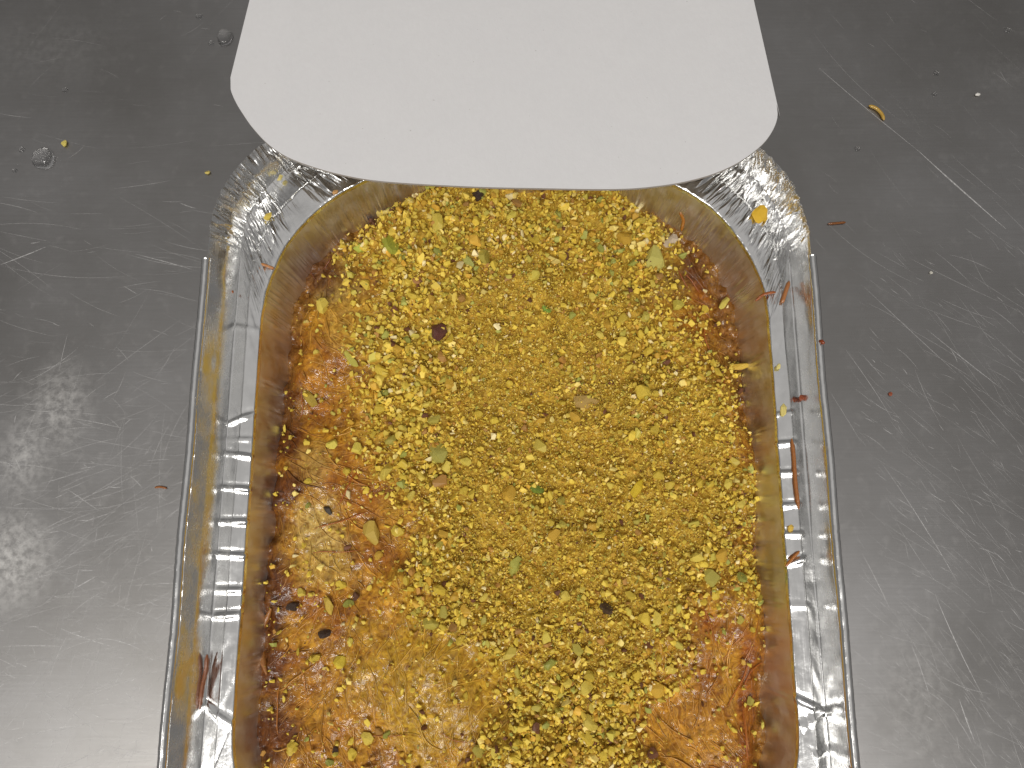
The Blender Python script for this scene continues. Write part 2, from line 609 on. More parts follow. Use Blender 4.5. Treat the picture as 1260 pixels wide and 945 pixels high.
    def strip(name, w0, w1, cap=None, mat=FOIL):
        rows = [i for i, w in enumerate(W) if w0 - 1e-6 <= w <= w1 + 1e-6]
        V = G[rows].reshape(-1, 3)
        m = len(rows)
        a = (np.arange(m - 1)[:, None] * n + np.arange(n)[None]).ravel()
        b = (np.arange(m - 1)[:, None] * n + (np.arange(n)[None] + 1) % n).ravel()
        F = np.column_stack((a, b, b + n, a + n))
        me = np_mesh(name, V, F, True)
        if cap:
            bm = bmesh.new(); bm.from_mesh(me); bm.verts.ensure_lookup_table()
            bm.faces.new([bm.verts[i] for i in range(n)])
            bm.to_mesh(me); bm.free()
        return link(name, me, mat, root)
    strip('wall', 0, 1.0, cap=True, mat=FOIL_SOFT)
    strip('ledge', 1.0, 2.0)
    strip('flange', 2.0, 3.0, mat=m_foil('aluminium_foil_flange', .16, .30))
    # the rolled hems on the two long sides
    for left in (True, False):
        V, F = [], []
        y0, y1 = pix(640, 317 if left else 313, ZR).y, -.062
        ns, nk = 160, 12
        xc = -.0800 if left else .0785
        rg2 = np.random.default_rng(4 + left)
        for i in range(ns + 1):
            y = y0 + (y1 - y0) * i / ns
            dx = 1.2e-4 * math.sin(i * .13) + rg2.normal(0, 2.5e-5)
            dz = 1.0e-4 * math.sin(i * .09 + 1) + rg2.normal(0, 2.5e-5)
            for k in range(nk):
                a = 2 * math.pi * k / nk
                V.append((xc + dx + .00115 * math.cos(a), y, ZR - .0009 + dz + .0013 * math.sin(a)))
            if i < ns:
                for k in range(nk):
                    p, r_ = i * nk + k, i * nk + (k + 1) % nk
                    F.append((p, r_, r_ + nk, p + nk))
        me = np_mesh('rolled_edge', V, F, True)
        bm = bmesh.new(); bm.from_mesh(me); bm.verts.ensure_lookup_table()
        bm.faces.new([bm.verts[i] for i in range(nk)])
        bm.faces.new([bm.verts[ns * nk + i] for i in range(nk)][::-1])
        bm.to_mesh(me); bm.free()
        link('rolled_edge', me, FOIL, root)
    return G, W


TRAY_G, TRAY_W = make_tray()

# ------------------------------------------------------------------ pastry
ZP = 0.0260                      # general height of the pastry surface
OUT = [(405, 318), (392, 345), (376, 400), (366, 440), (356, 500), (342, 545), (334, 600), (336, 650), (324, 720), (321, 790), (318, 850), (314, 960), (312, 1200),
       (928, 1200), (926, 960), (930, 880), (935, 800), (936, 740), (926, 690), (930, 620), (926, 560), (916, 520), (900, 480), (886, 430), (880, 385), (868, 340),
       (850, 312), (825, 292), (792, 262), (770, 238), (740, 190), (560, 190), (520, 236), (476, 262), (448, 290), (420, 302)]
OUTW = np.array([pix(u, v, ZP)[:2] for u, v in OUT])
N1, N2, N3 = Noise(1), Noise(2), Noise(6)

# where the ground pistachio lies thick (photograph pixels)
THICK = [(455, 285), (500, 250), (600, 232), (760, 236), (810, 290), (812, 340), (790, 375), (838, 420), (880, 455), (905, 540), (925, 600), (915, 700), (850, 745),
         (812, 800), (775, 850), (758, 1000), (590, 1000), (615, 900), (648, 830), (560, 765), (508, 700), (515, 650), (470, 590), (462, 500), (470, 430), (452, 350)]
POWDER = [(560, 330), (700, 320), (790, 420), (860, 470), (910, 560), (905, 690), (840, 740), (760, 860), (690, 830), (640, 770), (540, 680), (520, 600), (560, 500), (545, 420)]


def thick_at(u, v):
    w = (N2.fbm(u / 38, v / 38, 3) - .5) * 90
    return sstep(-55, 34, poly_sd(u, v, THICK) + w)


def powder_at(u, v):
    return sstep(-50, 50, poly_sd(u, v, POWDER) + (N3.fbm(u / 45, v / 45, 3) - .5) * 110)


def height(x, y):
    """pastry surface"""
    sd = poly_sd(x, y, OUTW) + (N1.fbm(x * 160, y * 160, 3) - .5) * .005
    edge = sstep(-.0045, .0030, sd)
    lump = (N1.fbm(x * 55 + 3, y * 55, 2) - .5) * .0056
    rough = (N2.fbm(x * 420, y * 420, 3) - .5) * .0008
    u, v = proj(x, y, np.full_like(x, ZP))
    pile = thick_at(u, v) * (.0014 + (N3.fbm(x * 150, y * 150, 3) - .4) * .0035 + (N1.fbm(x * 430, y * 430, 3) - .5) * .0030)
    return .0200 + edge * (ZP - .0200 + lump + pile) + rough + (1 - edge) * (N3.fbm(x * 260, y * 260, 3) - .5) * .005


def blob(u, v, cu, cv, ru, rv, jit=.5):
    d = np.hypot((u - cu) / ru, (v - cv) / rv)
    return 1 - sstep(.45, 1.15, d + (N2.fbm(u / 22 + cu, v / 22, 3) - .5) * jit * 1.6)


def crust_colour(x, y, z):
    u, v = proj(x, y, z)
    nz = sstep(.3, .7, N1.fbm(u / 30, v / 30, 4))[:, None]
    fine = N3.fbm(u / 7, v / 7, 3)[:, None]
    col = np.array((.36, .145, .016)) * (1 - nz) + np.array((.58, .315, .034)) * nz
    def lay(m, c, k=1.0):
        nonlocal col
        m = (m * k)[:, None]
        col = col * (1 - m) + np.array(c) * m
    lay(blob(u, v, 560, 850, 180, 130), (.56, .375, .035), .75)
    lay(blob(u, v, 830, 905, 80, 62), (.60, .31, .04), .8)
    lay(blob(u, v, 410, 890, 85, 60), (.50, .24, .03), .5)
    lay(blob(u, v, 440, 400, 55, 60), (.60, .38, .07), .8)
    lay(blob(u, v, 410, 355, 38, 22), (.50, .38, .12), .7)
    lay(blob(u, v, 395, 655, 40, 50), (.62, .46, .14), .9)
    lay(blob(u, v, 385, 575, 28, 34), (.55, .36, .09), .8)
    lay(blob(u, v, 400, 700, 45, 30), (.62, .44, .10), .7)
    lay(blob(u, v, 480, 640, 40, 36), (.46, .24, .04), .5)
    lay(blob(u, v, 440, 590, 42, 60), (.40, .14, .015), .55)
    lay(blob(u, v, 400, 470, 38, 50), (.42, .16, .015), .55)
    for c in ((400, 325, 48, 40), (345, 520, 34, 70), (352, 600, 24, 26), (325, 670, 34, 90), (800, 355, 60, 26), (845, 335, 40, 40), (335, 740, 24, 60), (330, 900, 44, 60), (330, 810, 26, 60)):
        lay(blob(u, v, *c), (.13, .042, .012), .85)
    for c in ((865, 395, 36, 50), (892, 500, 22, 50), (850, 760, 40, 50), (900, 700, 22, 60), (920, 860, 14, 120)):
        lay(blob(u, v, *c), (.34, .105, .014), .8)
    # under the thick topping the surface is a paste of ground nuts
    lay(thick_at(u, v), (.60, .445, .07), .9)
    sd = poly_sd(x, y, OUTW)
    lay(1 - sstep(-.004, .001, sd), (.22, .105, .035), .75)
    return col * (.58 + .84 * fine)


def clip_inside(x, y, z, m=.0):
    """inside the tray wall at height z"""
    t = np.clip((z - .004) / (ZL - .005), 0, 1)
    r = .039 + .0055 * t
    xl, xr = -.0600 - .0070 * t + m, .0617 + .0070 * t - m
    yf, yn = .0972 + .0071 * t - m, -.0785 - .0071 * t + m
    cx, cy = (xl + xr) / 2, (yf + yn) / 2
    dx = np.abs(x - cx) - ((xr - xl) / 2 - r)
    dy = np.abs(y - cy) - ((yf - yn) / 2 - r)
    return np.hypot(np.maximum(dx, 0), np.maximum(dy, 0)) + np.minimum(np.maximum(dx, dy), 0) - r   # < 0 inside


def tubes(paths, radii, sides=4):
    """paths: (n, k, 3); one thin tube per path"""
    P = np.asarray(paths, float)
    n, k, _ = P.shape
    T = np.gradient(P, axis=1)
    T /= np.linalg.norm(T, axis=2, keepdims=True) + 1e-12
    up = np.array((0.0, 0.0, 1.0))
    A = np.cross(T, up); A /= np.linalg.norm(A, axis=2, keepdims=True) + 1e-9
    B = np.cross(A, T)
    ang = np.arange(sides) * 2 * math.pi / sides
    taper = np.ones(k); taper[0] = taper[-1] = .35
    rr = (np.asarray(radii)[:, None] * taper[None])[:, :, None, None]
    V = P[:, :, None] + rr * (A[:, :, None] * np.cos(ang)[None, None, :, None] + B[:, :, None] * np.sin(ang)[None, None, :, None])
    base = (np.arange(n) * k * sides)[:, None, None]
    i = np.arange(k - 1)[None, :, None] * sides
    j = np.arange(sides)[None, None]
    a = base + i + j
    b = base + i + (j + 1) % sides
    F = np.stack((a, b, b + sides, a + sides), -1).reshape(-1, 4)
    return V.reshape(-1, 3), F


def strand_path(x, y, ang, L, bend, k=8, lift=.00015, arch=0.0):
    t = np.linspace(0, 1, k)
    a = ang + bend * (t - .5) + .16 * np.sin(t * 6 + x * 900)
    dx, dy = np.cos(a) * L / (k - 1), np.sin(a) * L / (k - 1)
    px = x + np.concatenate(([0], np.cumsum(dx[1:]))) - L * .5 * math.cos(ang)
    py = y + np.concatenate(([0], np.cumsum(dy[1:]))) - L * .5 * math.sin(ang)
    return px, py, lift + arch * 4 * t * (1 - t)


def make_pastry():
    step = .00042
    gx = np.arange(-.0690, .0706, step)
    gy = np.arange(-.0860, .1040, step)
    X, Y = np.meshgrid(gx, gy)
    x, y = X.ravel(), Y.ravel()
    z = height(x, y)
    sd = clip_inside(x, y, z)
    # pull the border in to the wall so the crust meets it
    keep = sd < step * 1.5
    z = np.where(sd > -.0012, z + (sd + .0012) * .5, z)
    col = crust_colour(x, y, z)
    uu, vv = proj(x, y, z)
    col = np.column_stack((col, 1 - .97 * thick_at(uu, vv)))
    nx, ny = len(gx), len(gy)
    i = (np.arange(ny - 1)[:, None] * nx + np.arange(nx - 1)[None]).ravel()
    F = np.column_stack((i, i + 1, i + nx + 1, i + nx))
    F = F[keep[F].all(1)]
    used = np.unique(F)
    remap = np.zeros(len(x), int); remap[used] = np.arange(len(used))
    root = empty('shredded_pastry', (0, .01, .015))
    tag(root, 'golden brown shredded pastry soaked in syrup filling the foil tray', 'pastry')
    link('crust', np_mesh('crust', np.column_stack((x, y, z))[used], remap[F], True, col[used]), CRUST, root)

    # the shreds: mostly matted into the surface
    rg = np.random.default_rng(9)
    n = 3600
    u, v = rg.uniform(320, 940, n), rg.uniform(236, 960, n)
    th = thick_at(u, v)
    ok = rg.random(n) > th * .85
    u, v = u[ok], v[ok]
    paths, rad, cols, long_ = [], [], [], []
    for a, b in zip(u, v):
        p = pix(a, b, ZP)
        ang = rg.normal(1.7 + .8 * math.sin(a / 60) + .9 * math.cos(b / 85), .35)
        L = rg.choice((.003, .005, .008, .012)) * rg.uniform(.7, 1.3)
        px, py, dz = strand_path(p.x, p.y, ang, L, rg.normal(0, .7), arch=max(0, rg.normal(-.0001, .0003)))
        h = height(px, py)
        if clip_inside(px, py, h, .0012).max() > 0: continue
        paths.append(np.column_stack((px, py, h + dz - rg.uniform(.00012, .00036)))); rad.append(rg.uniform(.00011, .00024))
    P = np.array(paths)
    V, F = tubes(P, rad, 4)
    c0 = crust_colour(P[:, 4, 0], P[:, 4, 1], P[:, 4, 2]) * rg.uniform(.85, 1.2, (len(P), 1)) * np.array((1.03, .97, .85))
    C = np.repeat(c0, P.shape[1] * 4, 0)
    tag(link('matted_shreds', np_mesh('matted_shreds', V, F, True, C), SHRED, root), kind='stuff')

    # single shreds that stand out
    single = [(331, 785, 93, 88, 9.0, (.34, .17, .05)), (432, 600, 60, 60, 1.6, (.42, .13, .015)), (420, 640, 20, 70, 1.5, (.42, .14, .015)), (415, 678, 5, 60, 1.3, (.38, .12, .015)),
              (320, 745, 100, 70, 1.6, (.42, .19, .03)), (316, 660, 95, 40, 1.5, (.40, .15, .02)), (374, 835, 105, 36, 1.4, (.55, .28, .05)), (350, 918, 5, 22, 1.8, (.60, .38, .08)),
              (345, 870, 95, 60, 1.6, (.46, .2, .03)), (862, 375, 150, 34, 1.7, (.40, .17, .03)), (872, 388, 155, 40, 1.8, (.40, .18, .03)), (850, 350, 130, 36, 1.5, (.36, .12, .015)),
              (838, 345, 120, 34, 1.4, (.34, .10, .012)), (868, 420, 100, 44, 1.6, (.42, .15, .02)), (885, 470, 80, 36, 1.5, (.36, .11, .012)), (905, 840, 60, 60, 1.6, (.46, .16, .02)),
              (925, 830, 50, 48, 1.5, (.44, .15, .02)), (912, 900, 95, 66, 1.5, (.45, .15, .02)), (820, 830, 30, 40, 1.4, (.44, .16, .02)), (470, 905, 10, 70, 1.4, (.36, .15, .02)),
              (560, 905, 160, 36, 1.3, (.38, .15, .02)), (380, 330, 120, 34, 1.4, (.20, .06, .012)), (402, 318, 60, 30, 1.4, (.22, .07, .012)), (372, 500, 80, 40, 1.4, (.36, .12, .015)),
              (333, 545, 95, 46, 2.2, (.55, .28, .05)), (328, 470, 90, 60, 1.6, (.40, .16, .02)), (722, 340, 20, 30, 1.3, (.30, .10, .012)), (450, 440, 40, 34, 1.3, (.50, .24, .03)),
              (870, 770, 110, 50, 1.4, (.44, .17, .02)), (640, 925, 120, 44, 1.6, (.16, .06, .012))]
    for (uu, vv, deg, Lpx, wpx, c) in single:
        p = pix(uu, vv, ZP - .002)
        px, py, dz = strand_path(p.x, p.y, R(deg), Lpx * PXM, rg.normal(0, .5), 7, .0002, .0004)
        h = np.maximum(height(px, py), .016)
        q = np.column_stack((px, py, h + dz + .0002))
        V, F = tubes(q[None], [wpx * PXM * .5], 6)
        c = np.array(c) * (1.05, .85, .6)
        link('shred', np_mesh('shred', V, F, True, np.tile(c, (len(V), 1))), SHRED, root)


make_pastry()


# ------------------------------------------------------------------ chopped pistachio
def hull(npts, seed, sx=1.0, sy=1.0, sz=1.0, power=.6):
    """an angular nut fragment, unit size"""
    rg = np.random.default_rng(seed)
    p = rg.normal(size=(npts, 3))
    p /= np.linalg.norm(p, axis=1, keepdims=True)
    p *= (rg.uniform(.62, 1, (npts, 1))) ** power
    p = np.clip(p, -.85, .85) * (sx * .5, sy * .5, sz * .5)
    bm = bmesh.new()
    for a in p: bm.verts.new(a)
    bmesh.ops.convex_hull(bm, input=list(bm.verts))
    for vv in [w for w in bm.verts if not w.link_faces]: bm.verts.remove(vv)
    bmesh.ops.triangulate(bm, faces=bm.faces[:])
    bm.verts.index_update()
    V = np.array([w.co[:] for w in bm.verts]); F = np.array([[w.index for w in f.verts] for f in bm.faces])
    bm.free()
    return V, F


def rot_mats(n, rg, flat=False):
    a, b, c = rg.uniform(0, 6.28, n), rg.normal(0, .45 if flat else 1.2, n), rg.normal(0, .45 if flat else 1.2, n)
    M = np.empty((n, 3, 3))
    ca, sa, cb, sb, cc, sc = np.cos(a), np.sin(a), np.cos(b), np.sin(b), np.cos(c), np.sin(c)
    M[:, 0] = np.stack((ca * cb, ca * sb * sc - sa * cc, ca * sb * cc + sa * sc), 1)
    M[:, 1] = np.stack((sa * cb, sa * sb * sc + ca * cc, sa * sb * cc - ca * sc), 1)
    M[:, 2] = np.stack((-sb, cb * sc, cb * cc), 1)
    return M


PAL = np.array((1.30, 1.35, 2.1)) * np.array([(.60, .42, .035), (.66, .47, .05), (.53, .37, .035), (.70, .53, .10), (.58, .33, .03), (.46, .37, .04), (.33, .32, .045), (.40, .20, .03), (.13, .05, .015), (.74, .60, .20)])
PALW = np.array([.30, .21, .13, .10, .07, .08, .03, .045, .025, .025])
PALW = PALW / PALW.sum()


def make_ground_nuts():
    rg = np.random.default_rng(21)
    VV, FF, CC = [], [], []
    off = 0

    def scatter(u, v, size, zjit, nv, kinds, seed, wall=False, zfix=None):
        nonlocal off
        n = len(u)
        tpl = [hull(nv, seed + k, 1, rg.uniform(.36, .95), rg.uniform(.4, .75)) for k in range(kinds)]
        z0 = ZP + .001
        x = np.array([0.0]); 
        P = np.array([pix(a, b, z0)[:2] for a, b in zip(u, v)])
        h = height(P[:, 0], P[:, 1])
        z = h + zjit(n)
        ok = clip_inside(P[:, 0], P[:, 1], z, .0006) < 0
        P, z, size = P[ok], z[ok], size[ok]
        n = len(P)
        c = PAL[rg.choice(len(PAL), n, p=PALW)] * rg.uniform(.8, 1.2, (n, 1))
        M = rot_mats(n, rg)
        which = rg.integers(0, kinds, n)
        for k in range(kinds):
            s = np.where(which == k)[0]
            Vt, Ft = tpl[k]
            W = np.einsum('nij,vj->nvi', M[s], Vt) * size[s][:, None, None]
            W[:, :, 0] += P[s, 0][:, None]; W[:, :, 1] += P[s, 1][:, None]; W[:, :, 2] += z[s][:, None]
            VV.append(W.reshape(-1, 3))
            FF.append((Ft[None] + (np.arange(len(s)) * len(Vt))[:, None, None] + off).reshape(-1, 3))
            CC.append(np.repeat(c[s], len(Vt), 0))
            off += len(s) * len(Vt)

    def sample(n, f):
        u, v = rg.uniform(320, 955, n), rg.uniform(225, 985, n)
        k = rg.random(n) < f(u, v)
        return u[k], v[k]
    # fine powder
    u, v = sample(210000, lambda u, v: .66 * thick_at(u, v) * (.22 + .78 * powder_at(u, v)) + .012)
    scatter(u, v, np.exp(rg.normal(np.log(.00052), .38, len(u))), lambda n: rg.uniform(.0003, .0013, n), 7, 14, 100)
    # grains
    u, v = sample(30000, lambda u, v: .62 * thick_at(u, v) * (1.15 - .6 * powder_at(u, v)) + .03)
    scatter(u, v, np.exp(rg.normal(np.log(.00122), .32, len(u))), lambda n: rg.uniform(.0003, .0016, n), 10, 16, 200)
    # coarse grains, more of them where there is less powder
    u, v = sample(16000, lambda u, v: .6 * thick_at(u, v) * (1.1 - .85 * powder_at(u, v)) + .045)
    scatter(u, v, np.exp(rg.normal(np.log(.0020), .24, len(u))), lambda n: rg.uniform(.0005, .0017, n), 12, 16, 300)
    # chips where the topping was left coarse: the upper left, the top edge and the ragged lower end
    u, v = sample(5200, lambda u, v: thick_at(u, v) * (1 - .9 * powder_at(u, v)) * (.25 + .75 * sstep(700, 520, u) * sstep(560, 420, v) + .5 * sstep(300, 250, v) + .25 * sstep(760, 840, v)))
    scatter(u, v, np.exp(rg.normal(np.log(.0028), .24, len(u))), lambda n: rg.uniform(.0006, .0018, n), 16, 16, 400)
    # grains stuck to the foil wall beside the heap
    for (u0, u1, v0, v1, n, sz) in ((905, 950, 470, 740, 420, .00042), (850, 935, 250, 420, 70, .0006), (320, 350, 560, 940, 60, .0006), (470, 800, 236, 262, 160, .0008)):
        u, v = rg.uniform(u0, u1, n), rg.uniform(v0, v1, n)
        P = np.zeros((n, 3)); done = np.zeros(n, bool)
        for zz in np.linspace(ZL - .001, .019, 40):
            q = np.array([pix(a, b, zz)[:] for a, b in zip(u, v)])
            hit = (~done) & (clip_inside(q[:, 0], q[:, 1], q[:, 2]) > -.0007)
            P[hit] = q[hit]
            P[hit, 0] *= .985
            if zz == ZL - .001: start = clip_inside(q[:, 0], q[:, 1], q[:, 2]) > 0
            done |= False
        P = P[(P[:, 2] > 0) & ~start]
        if not len(P): continue
        Vt, Ft = hull(8, 77, 1, .8, .6)
        k = len(P)
        W = np.einsum('nij,vj->nvi', rot_mats(k, rg), Vt) * np.exp(rg.normal(np.log(sz), .3, k))[:, None, None] + P[:, None, :]
        VV.append(W.reshape(-1, 3)); FF.append((Ft[None] + (np.arange(k) * len(Vt))[:, None, None] + off).reshape(-1, 3))
        CC.append(np.repeat(PAL[rg.choice(len(PAL), k, p=PALW)], len(Vt), 0)); off += k * len(Vt)
    V, F, C = np.concatenate(VV), np.concatenate(FF), np.concatenate(CC)
    o = link('ground_pistachio', np_mesh('ground_pistachio', V, F, False, C), DUST)
    tag(o, 'fine yellow ground pistachio heaped over the middle of the pastry', 'nuts', kind='stuff')


make_ground_nuts()

PIECE_TPL = []
for k in range(18):
    asp = random.uniform(.45, .95)
    V, F = hull(20, 900 + k, 1.0, asp, random.uniform(.4, .62), .5)
    PIECE_TPL.append(np_mesh('pistachio_piece', V, F, False))
for me in PIECE_TPL: me.materials.append(PIECE)


def place_piece(name, u, v, length, colour, label, cat, group=None, tpl=None, ang=None, width=None, lift=.0004, flat=.3, zbase=None, mesh=None, height_px=None):
    rg = random
    me = mesh or PIECE_TPL[tpl if tpl is not None else rg.randrange(len(PIECE_TPL))]
    z0 = ZP + .0015
    if zbase is None:
        p = pix(u, v, z0)
        z = float(height(np.array([p.x]), np.array([p.y]))[0])
        p = pix(u, v, z + .001)
    else:
        p = pix(u, v, zbase)
        z = zbase
    o = bpy.data.objects.new(name, me)
    L = length * PXM
    dims = np.ptp(np.array([w.co[:] for w in me.vertices]), axis=0)
    sy = (width * PXM / dims[1]) if width else L / dims[0]
    sz = (height_px * PXM / dims[2]) if height_px else min(L / dims[0], sy)
    o.scale = (L / dims[0], sy, sz)
    a = R(ang) if ang is not None else rg.uniform(0, 6.28)
    o.rotation_euler = (rg.gauss(0, flat), rg.gauss(0, flat * .6), a)
    o.location = (p.x, p.y, z + lift + (sz * dims[2] * .25 if zbase is None else sz * dims[2] * .5))
    o.color = (*(min(.85, q * w_) for q, w_ in zip(colour, (1.22, 1.25, 1.4))), 1)
    tag(o, label, cat, group)
    COL.objects.link(o)
    return o


YEL, GOLD, PALE, OLIVE, GREEN, TAN, BROWN, DARK = (.62, .44, .04), (.60, .34, .025), (.70, .56, .13), (.34, .31, .05), (.30, .40, .05), (.40, .20, .035), (.16, .05, .018), (.035, .016, .012)

# pieces that can be told from all the others
special = [
    ('pistachio_piece', 540, 408, 25, DARK[:0] + (.10, .025, .018), 'dark red brown round nut piece standing in the upper left of the yellow topping', 'nut piece', dict(width=23, flat=.1, height_px=16)),
    ('burnt_crumb', 361, 747, 17, DARK, 'larger shiny black burnt crumb near the left edge of the pastry', 'burnt crumb', dict(width=13)),
    ('burnt_crumb', 399, 780, 17, DARK, 'black burnt crumb just right of and below the larger one at the left', 'burnt crumb', dict(width=13)),
    ('burnt_crumb', 403, 627, 15, (.03, .018, .01), 'small pointed black seed like crumb lying on the pale cheese patch', 'burnt crumb', dict(width=8, ang=-50)),
    ('burnt_crumb', 746, 749, 20, (.06, .03, .015), 'dark brown crumb in the lower middle of the yellow topping', 'burnt crumb', dict(width=14, ang=-40)),
    ('burnt_crumb', 412, 924, 11, DARK, 'small black crumb at the bottom left of the pastry', 'burnt crumb', dict(width=8)),
    ('burnt_crumb', 438, 733, 12, (.09, .03, .012), 'small dark brown burnt flake left of the topping lower edge', 'burnt crumb', dict(width=9)),
    ('burnt_crumb', 588, 240, 18, DARK, 'black bit peeking out under the edge of the white lid', 'burnt crumb', dict(width=16)),  # single black piece set at the lid's near edge
    ('pistachio_piece', 480, 302, 32, (.34, .36, .035), 'large bright green pistachio piece at the upper left of the topping', 'nut piece', dict(width=22, ang=-60)),
    ('pistachio_piece', 443, 305, 22, (.46, .50, .06), 'flat lime green pistachio piece by the dark upper left crust', 'nut piece', dict(width=13, ang=10)),
    ('pistachio_piece', 430, 440, 36, (.52, .47, .08), 'long pale green pistachio shaving on the golden left side', 'nut piece', dict(width=10, ang=-50)),
    ('pistachio_piece', 539, 552, 42, (.40, .36, .07), 'large olive green pistachio piece sunk in the yellow topping', 'nut piece', dict(width=24, ang=-75, lift=-.0006)),
    ('pistachio_piece', 672, 381, 15, (.22, .36, .04), 'small leaf green pistachio piece in the upper middle of the topping', 'nut piece', dict(width=10)),
    ('pistachio_piece', 660, 601, 22, (.18, .26, .03), 'dark green pistachio sliver in the centre of the topping', 'nut piece', dict(width=13, ang=-15)),
    ('pistachio_piece', 633, 697, 30, (.44, .42, .07), 'pale green long pistachio piece below the centre of the topping', 'nut piece', dict(width=13, ang=60)),
    ('pistachio_piece', 784, 601, 27, (.72, .48, .02), 'bright yellow long pistachio piece right of the topping centre', 'nut piece', dict(width=12, ang=55)),
    ('pistachio_piece', 722, 494, 36, (.42, .27, .07), 'flat tan brown nut piece in the right half of the topping', 'nut piece', dict(width=20, ang=5, lift=-.0003)),
    ('pistachio_piece', 806, 318, 40, (.52, .46, .10), 'large pale ridged pistachio piece at the upper right of the topping', 'nut piece', dict(width=30, ang=75)),
    ('pistachio_piece', 457, 656, 34, (.50, .34, .05), 'big golden pistachio chunk at the left edge of the topping', 'nut piece', dict(width=22, ang=-70)),
    ('pistachio_piece', 876, 711, 24, (.42, .36, .06), 'round olive pistachio piece at the lower right of the topping', 'nut piece', dict(width=22)),
    ('pistachio_piece', 539, 278, 38, (.60, .46, .06), 'tall upright yellow pistachio chunk near the top edge of the topping', 'nut piece', dict(width=17, ang=-80)),
    ('pistachio_piece', 575, 320, 26, (.42, .42, .10), 'slim olive pistachio half with a pale edge near the top of the topping', 'nut piece', dict(width=12, ang=-55)),
    ('pistachio_piece', 520, 468, 28, (.66, .47, .06), 'broad smooth yellow pistachio flake left of the topping centre', 'nut piece', dict(width=14, ang=-10)),
    ('pistachio_piece', 475, 580, 26, (.66, .50, .07), 'square pale yellow pistachio chunk at the left edge of the heap', 'nut piece', dict(width=19, ang=65)),
    ('pistachio_piece', 380, 490, 30, (.42, .29, .035), 'curved olive yellow pistachio half on the dark left crust', 'nut piece', dict(width=14, ang=-45)),
    ('pistachio_piece', 833, 375, 20, (.56, .46, .06), 'oval yellow pistachio piece alone on the dark upper right crust', 'nut piece', dict(width=15)),
    ('pistachio_piece', 890, 374, 26, (.62, .50, .08), 'pale yellow sliver leaning against the right foil wall', 'nut piece', dict(width=9, ang=55, zbase=.0215)),
    ('pistachio_piece', 910, 452, 34, (.62, .40, .04), 'long yellow sliver lying in the gap at the right wall', 'nut piece', dict(width=9, ang=8, zbase=.0225)),
    ('pistachio_piece', 924, 577, 12, (.58, .56, .12), 'small pale green pistachio bit at the right edge of the pastry', 'nut piece', dict(width=10)),
    ('almond_piece', 826, 296, 26, (.55, .44, .30), 'pinkish beige nut skin flake at the upper right of the topping', 'nut piece', dict(width=14, ang=40)),
    ('pistachio_piece', 418, 815, 17, (.72, .52, .04), 'plump yellow pistachio chunk alone on the lower left orange crust', 'nut piece', dict(width=15, height_px=11)),
    ('pistachio_piece', 404, 745, 24, (.56, .38, .05), 'arched golden pistachio piece on the left crust above the burnt crumbs', 'nut piece', dict(width=12, ang=-70)),
    ('pistachio_piece', 450, 350, 16, (.66, .48, .05), 'round yellow piece on the pale upper left cheese patch', 'nut piece', dict(width=15)),
    ('pistachio_piece', 514, 345, 16, (.40, .19, .06), 'reddish tan square nut piece at the upper left of the topping', 'nut piece', dict(width=15)),
]
taken = []
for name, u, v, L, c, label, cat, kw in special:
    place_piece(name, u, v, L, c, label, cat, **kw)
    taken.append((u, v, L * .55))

# the other pieces large enough to pick out one by one
CLASSES = [((.62, .44, .04), 'yellow', .34), ((.66, .50, .07), 'pale yellow', .22), ((.58, .34, .03), 'golden orange', .16), ((.44, .36, .05), 'olive yellow', .12),
           ((.30, .30, .045), 'green', .06), ((.36, .18, .035), 'tan brown', .07), ((.15, .05, .018), 'dark brown', .03)]
REGION = [(lambda u, v: v < 420 and u < 640, 'in the coarse upper left of the topping'), (lambda u, v: v < 420, 'in the upper right of the topping'),
          (lambda u, v: u < 480, 'scattered on the syrupy left crust'), (lambda u, v: v > 760, 'in the lower part of the topping'), (lambda u, v: True, 'in the dense middle of the topping')]
LANDMARK = ['dark red brown nut', 'larger burnt crumb at left', 'second burnt crumb at left', 'black seed on the cheese patch', 'brown crumb low in the topping', 'small black bottom left crumb',
            'small burnt flake', 'burnt bit under the lid', 'large bright green piece', 'flat lime green piece', 'long pale green shaving', 'large olive green piece', 'small leaf green piece',
            'dark green central sliver', 'pale green long piece', 'bright yellow long piece', 'flat tan nut piece', 'large pale ridged piece', 'big golden chunk', 'round olive piece',
            'tall upright yellow chunk', 'slim olive half', 'broad smooth yellow flake', 'square pale yellow chunk', 'curved olive half', 'lone oval yellow piece', 'sliver against the right wall',
            'long sliver by the right wall', 'small pale green edge bit', 'pinkish beige flake', 'plump yellow chunk', 'arched golden piece', 'round yellow cheese patch piece', 'reddish tan square piece']
DIRS = ['right of', 'above and right of', 'above', 'above and left of', 'left of', 'below and left of', 'below', 'below and right of']
USED = {}


def where(u, v):
    """the nearest landmarks, as phrases that have not been used for a like piece"""
    out = []
    for d, k in sorted((math.hypot(u - q[1], v - q[2]), k) for k, q in enumerate(special))[:7]:
        a = math.atan2(special[k][2] - v, u - special[k][1])
        far = 'just ' if d < 38 else '' if d < 75 else 'well '
        out.append(far + DIRS[round(a / (math.pi / 4)) % 8] + ' the ' + LANDMARK[k])
    return out


